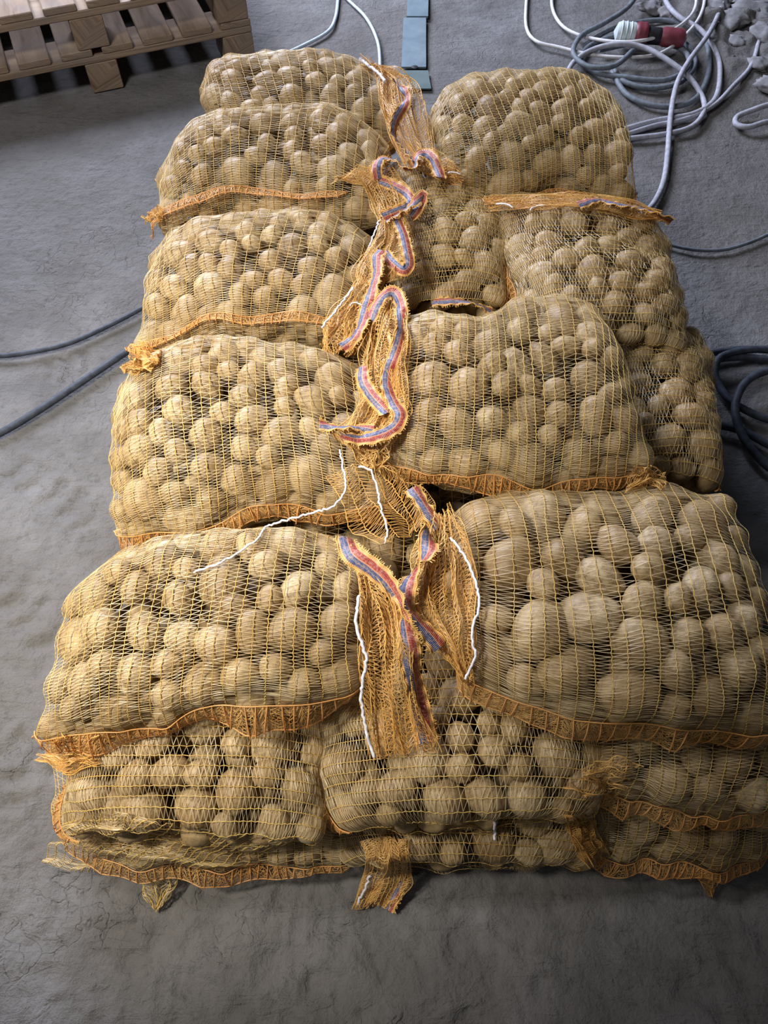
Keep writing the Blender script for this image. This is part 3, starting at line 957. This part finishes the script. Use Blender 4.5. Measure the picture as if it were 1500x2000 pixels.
# ------------------------------------------------------------------ potatoes as things
def pick_potatoes(limit=300):
    W, H, sc = 375, 500, 4.0
    zb = np.full((H, W), 1e9); idb = np.full((H, W), -1)
    for k, p in enumerate(ALLP):
        rel = p['c'] - CAM
        d = rel @ FW
        if d < .1: continue
        u = (750 + FPX * (rel @ RT) / d) / sc; v = (1000 - FPX * (rel @ UP) / d) / sc
        rr = FPX * p['s'].max() * 1.15 / d / sc
        x0, x1, y0, y1 = int(max(0, u - rr)), int(min(W, u + rr + 1)), int(max(0, v - rr)), int(min(H, v + rr + 1))
        if x0 >= x1 or y0 >= y1: continue
        X, Y = np.meshgrid((np.arange(x0, x1) + .5) * sc, (np.arange(y0, y1) + .5) * sc)
        D = FW + ((X - 750) / FPX)[..., None] * RT - ((Y - 1000) / FPX)[..., None] * UP
        A = (p['R'] / p['s']).T
        o = A @ (-rel); dd = D @ A.T
        a = np.sum(dd * dd, -1); b = dd @ o; c = o @ o - 1
        disc = b * b - a * c
        t = np.where(disc > 0, (-b - np.sqrt(np.maximum(disc, 0))) / a, 1e9)
        sub = zb[y0:y1, x0:x1]; m = t < sub
        sub[m] = t[m]; idb[y0:y1, x0:x1][m] = k
    cnt = np.bincount(idb[idb >= 0].ravel(), minlength=len(ALLP))
    order = np.argsort(-cnt)
    return [int(i) for i in order[:limit] if cnt[i] > 20], cnt

picked, cnt = pick_potatoes()
pickset = set(picked)
print('POTATOES total', len(ALLP), 'picked', len(picked), 'min px', cnt[picked[-1]] * 16, 'shown', int((cnt > 8).sum()))
def zone(p):
    s = p['sack']
    b = s.B.reshape(-1, 3)
    lo, hi = b.min(0), b.max(0)
    f = (p['c'] - lo) / (hi - lo)
    xs = ('far left', 'centre left', 'middle', 'centre right', 'far right')[int(np.clip(f[0] * 5, 0, 4))]
    ys = ('nearest', 'near half', 'midway', 'far half', 'farthest')[int(np.clip(f[1] * 5, 0, 4))]
    big = p['s'].mean() / ((s.pr[0] + s.pr[1]) / 2)
    sz = 'large' if big > 1.08 else 'small' if big < .9 else 'middling'
    el = 'oblong' if p['s'][0] / p['s'][1] > 1.2 else 'roundish'
    return sz, el, xs, ys
from collections import defaultdict
src = {}
for k in picked:
    p = ALLP[k]
    Mx = Matrix(np.block([[p['R'] * p['s'], p['c'][:, None]], [np.zeros((1, 3)), np.ones((1, 1))]]).tolist())
    if p['var'] not in src:
        o = bpy.data.objects.new('potato', POT_MESH[p['var']])
        src[p['var']] = o
    else:
        o = src[p['var']].copy()
    o.matrix_world = Mx
    COL.objects.link(o)
    sz, el, xs, ys = zone(p)
    tag(o, f"{sz} {el} potato in {p['sack'].short}, {xs}, {ys}", 'potato', f"potatoes in the {p['sack'].short}")

rest = [p for k, p in enumerate(ALLP) if k not in pickset]
vs, fs, n = [], [], 0
for p in rest:
    lo = p['inner'] or p['sack'].hidden
    V = POT_XLO[p['var']] if lo else POT_LO[p['var']]
    Fx = F1 if lo else F2
    vs.append((V * p['s']) @ p['R'].T + p['c']); fs.append(Fx + n); n += len(V)
V = np.concatenate(vs); Fx = np.concatenate(fs)
me = bpy.data.meshes.new('potatoes')
me.vertices.add(len(V)); me.vertices.foreach_set('co', V.astype(np.float32).ravel())
me.loops.add(len(Fx) * 3); me.loops.foreach_set('vertex_index', Fx.astype(np.int32).ravel())
me.polygons.add(len(Fx)); me.polygons.foreach_set('loop_start', np.arange(len(Fx), dtype=np.int32) * 3)
me.polygons.foreach_set('use_smooth', np.full(len(Fx), True))
me.materials.append(M['potato']); me.update(calc_edges=True)
o = bpy.data.objects.new('potatoes', me); COL.objects.link(o)
tag(o, 'mass of smaller dusty brown potatoes packed inside the net sacks', 'potatoes', None, 'stuff')

# ------------------------------------------------------------------ floor
def vnoise(X, Y, cell, seed):
    """smooth value noise on world positions"""
    r = np.random.default_rng(seed)
    g = r.random((256, 256)) * 2 - 1
    x = X / cell + 1000; y = Y / cell + 1000
    ix = np.floor(x).astype(int); iy = np.floor(y).astype(int)
    fx = x - ix; fy = y - iy
    fx = fx * fx * (3 - 2 * fx); fy = fy * fy * (3 - 2 * fy)
    G = lambda a, b: g[a % 256, b % 256]
    return (G(ix, iy) * (1 - fx) * (1 - fy) + G(ix + 1, iy) * fx * (1 - fy) + G(ix, iy + 1) * (1 - fx) * fy + G(ix + 1, iy + 1) * fx * fy)

def floor_height(X, Y):
    h = .006 * vnoise(X, Y, .55, 1) + .003 * vnoise(X, Y, .21, 2)
    rough = np.clip(vnoise(X, Y, .6, 3) * 1.1 + .55, .12, 1.0)
    near = np.clip((1.5 - Y) / 1.2, .25, 1.0)
    amp = rough * near
    wx = X + .03 * vnoise(X, Y, .11, 4); wy = Y + .03 * vnoise(X, Y, .11, 5)
    c = vnoise(wx, wy, .05, 6)
    h = h + amp * (.0045 * c + .0034 * vnoise(wx, wy, .022, 7) + .0022 * vnoise(X, Y, .012, 8))
    # broken crust: sharp little ledges
    e = vnoise(wx, wy, .085, 9)
    h = h - amp * .008 * np.clip(1 - np.abs(e) / .07, 0, 1) * (vnoise(X, Y, .3, 10) > .0)
    # slanting scrape marks
    a = .75 * X + .66 * Y; b = -.66 * X + .75 * Y
    h = h - near * .0035 * np.clip(vnoise(a * .18, b, .016, 11) - .45, 0, 1) * 2 * (vnoise(X, Y, .35, 12) > .1)
    # boot and tyre treads pressed into the dust
    for (cx, cy), ang, L, Wd, k in TREADS:
        ca, sa = math.cos(ang), math.sin(ang)
        u = (X - cx) * ca + (Y - cy) * sa; v = -(X - cx) * sa + (Y - cy) * ca
        m = np.clip((1 - (u / L) ** 4 - (v / Wd) ** 4) * 3, 0, 1)
        h = h - m * (.003 + .0028 * np.sign(np.sin(u * k + 1.2 * np.abs(v) * k * .4)))
    # crumbled heap at the upper right
    m = np.clip(1 - ((X - 1.32) / .42) ** 2 - ((Y - 3.0) / .5) ** 2, 0, 1)
    return np.minimum(h - .006, .0) + m * (.02 + .028 * vnoise(wx, wy, .09, 20) + .018 * vnoise(wx, wy, .04, 21))

TREADS = []
for (x, y, a, L, Wd, k) in [(240,1790,-.9,.10,.045,110), (130,710,.3,.06,.05,140), (400,1840,1.4,.20,.035,95), (560,1900,1.45,.25,.05,70),
                            (60,1200,-.7,.12,.05,100), (100,960,-.6,.14,.045,110), (40,1500,-.8,.10,.045,120), (640,1830,1.5,.22,.03,80), (910,1850,1.6,.20,.03,40), (1420,1880,.9,.12,.05,90)]:
    p = px(x, y, 0)
    TREADS.append(((p[0], p[1]), a, L, Wd, k))

def make_floor():
    core_x = np.arange(-1.75, 1.75, .0075); core_y = np.arange(-.35, 3.3, .0075)
    x = np.r_[np.linspace(-7, -1.78, 30), core_x, np.linspace(1.78, 7, 30)]
    y = np.r_[np.linspace(-5, -.38, 30), core_y, np.linspace(3.33, 9, 40)]
    X, Y = np.meshgrid(x, y, indexing='ij')
    V = np.stack([X, Y, floor_height(X, Y)], -1)
    n, m = len(x), len(y)
    i = np.arange(n - 1)[:, None] * m; j = np.arange(m - 1)[None]
    q = np.stack([i + j, i + m + j, i + m + j + 1, i + j + 1], -1).reshape(-1, 4)
    mb = MB()
    mb.add(V.reshape(-1, 3), q)
    o = mb.build('floor', M['floor'])
    o['kind'] = 'structure'
make_floor()
def back_wall():
    mb = MB()
    box(mb, (0, 8.9, 1.9), (14, .2, 3.8), bev=.01)
    tagd = mb.build('wall_back', M['rubble'], smooth=False)
    tagd['kind'] = 'structure'

# ------------------------------------------------------------------ pallets
def box(mb, c, sz, R=np.eye(3), mi=0, bev=.003):
    """bevelled box: rounded long edges so that it catches light"""
    hx, hy, hz = np.array(sz) / 2
    L = 0 if hx >= hy and hx >= hz else (1 if hy >= hz else 2)
    h = [hx, hy, hz]
    a, b = [k for k in range(3) if k != L]
    prof = []
    for sx, sy in ((1, 1), (-1, 1), (-1, -1), (1, -1)):
        p1 = (sx * h[a], sy * (h[b] - bev)); p2 = (sx * (h[a] - bev), sy * h[b])
        prof += [p1, p2] if sx * sy > 0 else [p2, p1]
    V = []; UV = []
    xs = (-h[L], -h[L] + bev, h[L] - bev, h[L])
    for k, xl in enumerate(xs):
        sh = bev * .7 if k in (0, 3) else 0
        for idx, (pa, pb) in enumerate(prof):
            v = [0, 0, 0]; v[L] = xl
            v[a] = pa - math.copysign(min(sh, abs(pa)), pa); v[b] = pb - math.copysign(min(sh, abs(pb)), pb)
            V.append(v); UV.append((xl, idx / 8 * .3))
    q = []
    for k in range(3):
        for j in range(8):
            q.append((k * 8 + j, k * 8 + (j + 1) % 8, (k + 1) * 8 + (j + 1) % 8, (k + 1) * 8 + j))
    for o in (0, 24):
        q += [(o, o + 1, o + 2, o + 3), (o, o + 3, o + 4, o + 7), (o + 4, o + 5, o + 6, o + 7)]
    r = random.random() * 9
    mb.add(np.array(V) @ np.asarray(R).T + np.asarray(c), q, mi, np.array(UV) + r)

def pallet(label, org, ang, z0, seed):
    """org: front right corner of the pallet on the floor; its front edge runs away at ang"""
    r = np.random.default_rng(seed)
    root = empty('wooden_pallet', (org[0], org[1], z0))
    tag(root, label, 'pallet', 'stacked wooden pallets')
    c, s = math.cos(ang), math.sin(ang)
    ex = np.array([c, s, 0]); ey = np.array([-s, c, 0]); ez = np.array([0, 0, 1.0])
    R = np.stack([ex, ey, ez], 1)
    P = lambda x, y, z: np.array([org[0], org[1], z0]) + ex * x + ey * y + ez * z
    Wd, Dp = 1.0, 1.2
    for xi in (-.05, -.5, -.95):
        for yi in (.07, .6, 1.13):
            mb = MB(); box(mb, P(xi, yi, .0445), (.1, .14, .089), R)
            mb.build('block', M['wood'], root, smooth=False)
    for yi in (.07, .6, 1.13):
        mb = MB(); box(mb, P(-.5, yi, .0445 + .0445 + .011), (1.0, .14, .0215), R)
        mb.build('stringer_board', M['wood'], root, smooth=False)
    nb = 8
    for k in range(nb):
        w = .098
        x = -.05 - k * (.9 / (nb - 1))
        mb = MB(); box(mb, P(x, .6, .1215 - .0005), (w, 1.2, .0205), R)
        mb.build('deck_board', M['wood'], root, smooth=False)
    return root
back_wall()
A0 = px(245, 170, 0); A1 = px(500, 117, 0)
ang = math.atan2(A1[1] - A0[1], A1[0] - A0[0])
pallet('lower wooden pallet standing on the floor behind the sacks', A1, ang, 0.0, 1)
off = A1 + np.array([math.cos(ang), math.sin(ang), 0]) * -.005 
pallet('upper wooden pallet lying on top of another pallet', off, ang, .1325, 2)

# ------------------------------------------------------------------ cables, hoses, strips
def cable(name, label, cat, pts, r, mat, group=None, sag=True, parent=None, step=.012):
    Pp = path([(a, b, c if c else r) for a, b, c in pts], step)
    Pp[:, 2] = np.maximum(Pp[:, 2], r)
    mb = MB(); tube(mb, Pp, r, 10)
    o = mb.build(name, M[mat], parent, origin=None if parent else Pp[len(Pp) // 2] * np.array([1, 1, 0]))
    if not parent: tag(o, label, cat, group)
    return o
g = 0
cable('hose', 'thin pale hose running from the top edge towards the back left sack', 'hose',
      [(665,-60,0),(660,0,0),(655,35,0),(640,62,0),(590,90,0),(545,110,0),(500,130,0),(470,150,0)], .006, 'hose')
cable('hose', 'pale curved hose bending down behind the gap between both columns', 'hose',
      [(640,-40,0),(680,0,0),(715,35,0),(737,80,0),(742,125,0),(738,170,0)], .0055, 'hose')
# grey coil at the upper right
cable('power_cable', 'outermost pale cable swinging down the left side of the coil by the plug', 'cable',
      [(1035,-60,0),(1027,20,0),(1030,60,0),(1050,82,.01),(1090,92,.012),(1150,106,.02),(1220,112,.03),(1290,104,.03),(1345,62,.035),(1372,20,.03),(1380,-40,.02)], .0058, 'cable_white', 'heap of coiled cables')
cable('power_cable', 'pale cable loop running under the plug', 'cable',
      [(1085,-50,0),(1078,10,.01),(1100,52,.012),(1150,74,.02),(1230,82,.045),(1300,66,.05),(1350,30,.04),(1360,-10,.03),(1345,-60,.02)], .0058, 'cable_white', 'heap of coiled cables')
cable('power_cable', 'thick slate cable crossing the coil from its top left', 'cable',
      [(1265,-50,.04),(1230,10,.04),(1180,45,.035),(1135,70,.03),(1120,105,.03),(1150,130,.03),(1200,128,.035),(1240,95,.045)], .0085, 'cable_slate', 'heap of coiled cables')
cable('power_cable', 'dark grey rings at the bottom of the coil', 'cable',
      [(1200,138,.012),(1220,160,.012),(1270,172,.012),(1330,160,.014),(1358,120,.012),(1330,80,.01),(1250,64,.01),(1170,80,.01),(1135,110,.01),(1160,140,.01),(1230,152,.02),(1300,156,.022),(1345,130,.022),(1330,95,.02),(1260,82,.02),(1170,98,.02)], .0085, 'cable_slate', 'heap of coiled cables')
cable('power_cable', 'lower dark grey arc under the coil', 'cable',
      [(1195,140,0),(1225,185,0),(1275,206,0),(1330,206,0),(1365,185,0),(1385,130,0),(1370,70,0),(1300,40,0),(1200,55,0),(1140,90,0)], .0085, 'cable_slate', 'heap of coiled cables')
cable('power_cable', 'long light grey cable that loops over the coil and runs behind the right sack', 'cable',
      [(1105,150,0),(1120,122,.02),(1155,98,.035),(1205,86,.055),(1255,92,.055),(1300,115,.05),(1345,150,.03),(1372,190,.01),(1374,220,0),(1350,248,0),(1300,262,0),(1210,274,0),(1150,290,0)], .0085, 'cable_grey', 'heap of coiled cables')
cable('power_cable', 'light grey cable hanging in a long bend down the right side of the coil', 'cable',
      [(1290,-60,.03),(1300,0,.035),(1325,32,.04),(1370,60,.03),(1400,105,.01),(1406,150,0),(1395,195,0),(1355,222,.01),(1280,236,0),(1210,256,0),(1160,280,0)], .0085, 'cable_grey', 'heap of coiled cables')
cable('power_cable', 'light grey cable dropping straight past the far right sack', 'cable',
      [(1430,-60,0),(1410,10,.02),(1385,65,.04),(1345,120,.05),(1322,165,.04),(1310,225,.02),(1304,300,0),(1296,355,0),(1278,395,0),(1255,420,0),(1235,440,0)], .0085, 'cable_grey', 'heap of coiled cables')
cable('power_cable', 'light grey cable curving along the right frame edge', 'cable',
      [(1500,-60,0),(1494,10,0),(1482,80,0),(1466,130,0),(1430,170,0),(1395,205,0),(1340,232,0),(1280,245,0),(1215,265,0)], .0075, 'cable_grey', 'heap of coiled cables')
cable('power_cable', 'short grey cable loop lying right of the coil', 'cable',
      [(1560,240,0),(1500,238,.02),(1462,248,.015),(1438,243,.01),(1440,228,.008),(1470,215,.02),(1500,205,.03),(1540,200,.03)], .0085, 'cable_grey', 'heap of coiled cables')
cable('power_cable', 'thin grey cable making a wide flat arc on the floor right of the sacks', 'cable',
      [(1200,440,0),(1290,472,0),(1350,487,0),(1410,488,0),(1460,475,0),(1500,458,0),(1580,420,0)], .005, 'cable_slate')
cable('power_cable', 'thin dark cable leading in from the left, nearer the middle sack', 'cable',
      [(-60,690,0),(0,695,0),(60,688,0),(130,672,0),(200,642,0),(270,606,0),(330,570,0),(380,540,0),(470,480,0),(560,420,0)], .006, 'cable_dark')
cable('power_cable', 'thicker dark cable slanting across the floor on the left', 'cable',
      [(-60,870,0),(0,846,0),(70,805,0),(150,752,0),(220,705,0),(270,672,0),(330,640,0),(430,585,0),(540,520,0)], .0085, 'cable_dark')
cable('power_cable', 'black cable bundle line along the top of the dark coil at the right edge', 'cable',
      [(1340,700,0),(1400,688,.01),(1450,682,.01),(1500,684,.01),(1570,690,0)], .0085, 'cable_dark', 'dark coil at the right edge')
cable('power_cable', 'second black strand under the top one of the dark coil at the right edge', 'cable',
      [(1340,712,0),(1400,702,.02),(1450,698,.02),(1500,702,.02),(1570,712,0)], .0085, 'cable_dark', 'dark coil at the right edge')
cable('power_cable', 'dark cable hook at the right edge beside the dim sack', 'cable',
      [(1570,690,.03),(1480,682,.03),(1410,696,.03),(1396,725,.02),(1405,755,.01),(1430,785,0),(1480,812,0),(1540,830,0)], .009, 'cable_dark', 'dark coil at the right edge')
cable('power_cable', 'large dark cable bow swinging down the right edge', 'cable',
      [(1580,715,.05),(1500,724,.05),(1458,745,.04),(1437,785,.035),(1440,825,.03),(1462,870,.02),(1505,915,0),(1570,950,0)], .0095, 'cable_dark', 'dark coil at the right edge')
cable('power_cable', 'lowest dark cable strand of the coil at the right edge', 'cable',
      [(1350,826,0),(1400,830,0),(1450,842,0),(1500,868,0),(1580,905,0)], .009, 'cable_dark', 'dark coil at the right edge')

def plug():
    p0, p1 = px(1205, 62, .05), px(1335, 76, .045)
    d = norm(p1 - p0); Lg = np.linalg.norm(p1 - p0)
    root = empty('power_plug', p0 * np.array([1, 1, 0]) + np.array([0, 0, .03]))
    tag(root, 'white and red industrial plug lying on the coiled cables', 'plug')
    def seg(name, a, b, rr, mat):
        t = np.linspace(a, b, 7)
        mb = MB()
        rs = np.array([.86, 1, 1, .98, 1, 1, .86]) * rr
        tube(mb, p0 + d * (t[:, None] * Lg), rs, 16)
        return mb.build(name, M[mat], root)
    body = seg('socket_body', 0, .30, .033, 'white_plastic')
    seg('collar', .27, .45, .037, 'red')
    seg('plug_body', .45, .68, .026, 'black')
    seg('handle', .66, 1.0, .030, 'red')
    for k in range(3):
        mb = MB()
        t = p0 + d * Lg * (.06 + .07 * k)
        a = np.linspace(0, 2 * PI, 20)
        A = norm(np.cross(d, [0, 0, 1.])); Bv = np.cross(d, A)
        ring = t + .0335 * (np.cos(a)[:, None] * A + np.sin(a)[:, None] * Bv)
        tube(mb, ring, .002, 5, 0, False, seed_up=tuple(d))
        gr = mb.build('grip_ring', M['white_plastic'], body, origin=None if False else np.array(root.location))
        gr.location = (0, 0, 0)
plug()

def strip(label, name, quad, z, th, mat, hole=None):
    a, b, c, d = [px(*p, z) for p in quad]
    mb = MB()
    top = np.array([a, b, c, d]) + np.array([0, 0, th]); bot = np.array([a, b, c, d])
    n = 12
    V = []
    for L in (top, bot):
        for i in range(n + 1):
            f = i / n
            l = L[0] * (1 - f) + L[3] * f; r_ = L[1] * (1 - f) + L[2] * f
            lip = .0012 * math.sin(f * 9)
            for j in range(5):
                g_ = j / 4
                V.append(l * (1 - g_) + r_ * g_ + np.array([0, 0, lip * (1 if L is top else 0)]))
    q = []
    W5 = 5; off = (n + 1) * 5
    for i in range(n):
        for j in range(4):
            k = i * W5 + j
            q.append((k, k + 1, k + W5 + 1, k + W5)); q.append((off + k, off + k + W5, off + k + W5 + 1, off + k + 1))
        q.append((i * W5, (i + 1) * W5, off + (i + 1) * W5, off + i * W5))
        q.append((i * W5 + 4, off + i * W5 + 4, off + (i + 1) * W5 + 4, (i + 1) * W5 + 4))
    for j in range(4):
        q.append((j, off + j, off + j + 1, j + 1)); k = n * W5 + j
        q.append((k, k + 1, off + k + 1, off + k))
    mb.add(V, q)
    root = empty(name, (a + b) / 2 * np.array([1, 1, 0]))
    tag(root, label, 'metal strip')
    mb.build('plate', M[mat], root, smooth=False)
    if hole:
        p = px(*hole, z + th + .001)
        t = np.linspace(0, 2 * PI, 15)
        for nm, rr, mt in (('bolt_hole', .011, 'black'),):
            m2 = MB()
            tube(m2, np.array([p - [0, 0, .001], p, p + [0, 0, .0006]]), rr, 14, seed_up=(1, 0, 0))
            m2.build(nm, M[mt], root)
strip('pale galvanised metal strip with a bolt hole lying on the floor behind the gap', 'metal_strip',
      [(784,134),(832,134),(832,38),(788,38)], 0.002, .006, 'steel', (810, 131))
strip('second pale metal strip farther back, end to end with the first', 'metal_strip',
      [(794,36),(836,36),(838,-60),(800,-60)], 0.002, .008, 'steel')
strip('dull green grey strip end just behind the sacks', 'metal_strip',
      [(784,175),(842,175),(836,140),(784,140)], 0.002, .004, 'steel_dark')

# rubble at the upper right
def stone(p, r, seed, label):
    V = V2.copy()
    rr = random.Random(seed)
    off = Vector((rr.random() * 40, rr.random() * 40, 3))
    out = []
    for v in V:
        q = Vector(v)
        k = 1 + .55 * mnoise.noise(q * 1.3 + off) + .35 * mnoise.noise(q * 3.4 + off)
        out.append((q.x * k * r, q.y * k * r, max(-.55, q.z * k) * r * .38))
    me = mesh_from(np.array(out), F2, 'rubble_lump', M['rubble'])
    o = bpy.data.objects.new('rubble_lump', me); COL.objects.link(o)
    o.location = (p[0], p[1], r * .2)
    tag(o, label, 'rubble', 'crumbled concrete at the upper right')
rr = random.Random(4)
for k, (x, y, r) in enumerate([(1270,18,.06),(1300,30,.05),(1395,20,.07),(1430,45,.08),(1470,30,.09),(1495,75,.08),(1440,85,.05),(1390,75,.045),(1460,5,.08),(1415,-5,.07),(1350,-12,.06),(1480,130,.05),(1420,118,.035),(1500,170,.06)]):
    stone(px(x, y, 0), r * .72, k, ('broad' if r > .065 else 'small') + ' grey lump of crumbled concrete, ' + ('by the cable coil' if x < 1340 else 'right of the cable coil' if x < 1440 else 'at the right frame edge') + (', farther back' if y < 35 else ', nearer'))

# ------------------------------------------------------------------ light
w = bpy.data.worlds.new('world'); SC.world = w
w.use_nodes = True
w.node_tree.nodes['Background'].inputs[0].default_value = (.62, .70, .85, 1)
w.node_tree.nodes['Background'].inputs[1].default_value = .05

def area(name, loc, target, size, size_y, energy, col):
    l = bpy.data.lights.new(name, 'AREA')
    l.shape = 'RECTANGLE'; l.size = size; l.size_y = size_y
    l.energy = energy; l.color = col
    o = bpy.data.objects.new(name, l)
    o.location = loc
    d = Vector(target) - Vector(loc)
    o.rotation_euler = d.to_track_quat('-Z', 'Y').to_euler()
    COL.objects.link(o)
    return o
area('daylight_door', (-1.7, 4.5, 2.2), (-.2, 1.8, 0), 2.4, 1.6, 350, (.70, .77, 1.0))
def spot(name, loc, target, energy, angle, radius, col, blend=1.0):
    l = bpy.data.lights.new(name, 'SPOT')
    l.energy = energy; l.spot_size = math.radians(angle); l.spot_blend = blend
    l.shadow_soft_size = radius; l.color = col
    o = bpy.data.objects.new(name, l)
    o.location = loc
    o.rotation_euler = (Vector(target) - Vector(loc)).to_track_quat('-Z', 'Y').to_euler()
    COL.objects.link(o)
spot('ceiling_lamp', (-1.1, .15, 1.95), (-.50, .66, .35), 225, 56, .12, (1.0, .94, .84))
area('pallet_fill_light', (-1.1, .8, 2.4), (-1.0, 2.5, .05), .5, .4, 36, (.95, .93, .95))  # added fill light, brightens the pallet fronts and the floor before them
area('front_fill_light', (-1.3, -1.6, 2.6), (-.2, .5, .2), .8, .6, 4, (1.0, .93, .84))  # weak fill added so the front faces of the lower sacks are lit

SC.view_settings.view_transform = 'Standard'
SC.view_settings.look = 'None'
SC.view_settings.exposure = 0.0
SC.view_settings.gamma = 1.0
SC.view_settings.use_curve_mapping = False
SC.cycles.max_bounces = 6
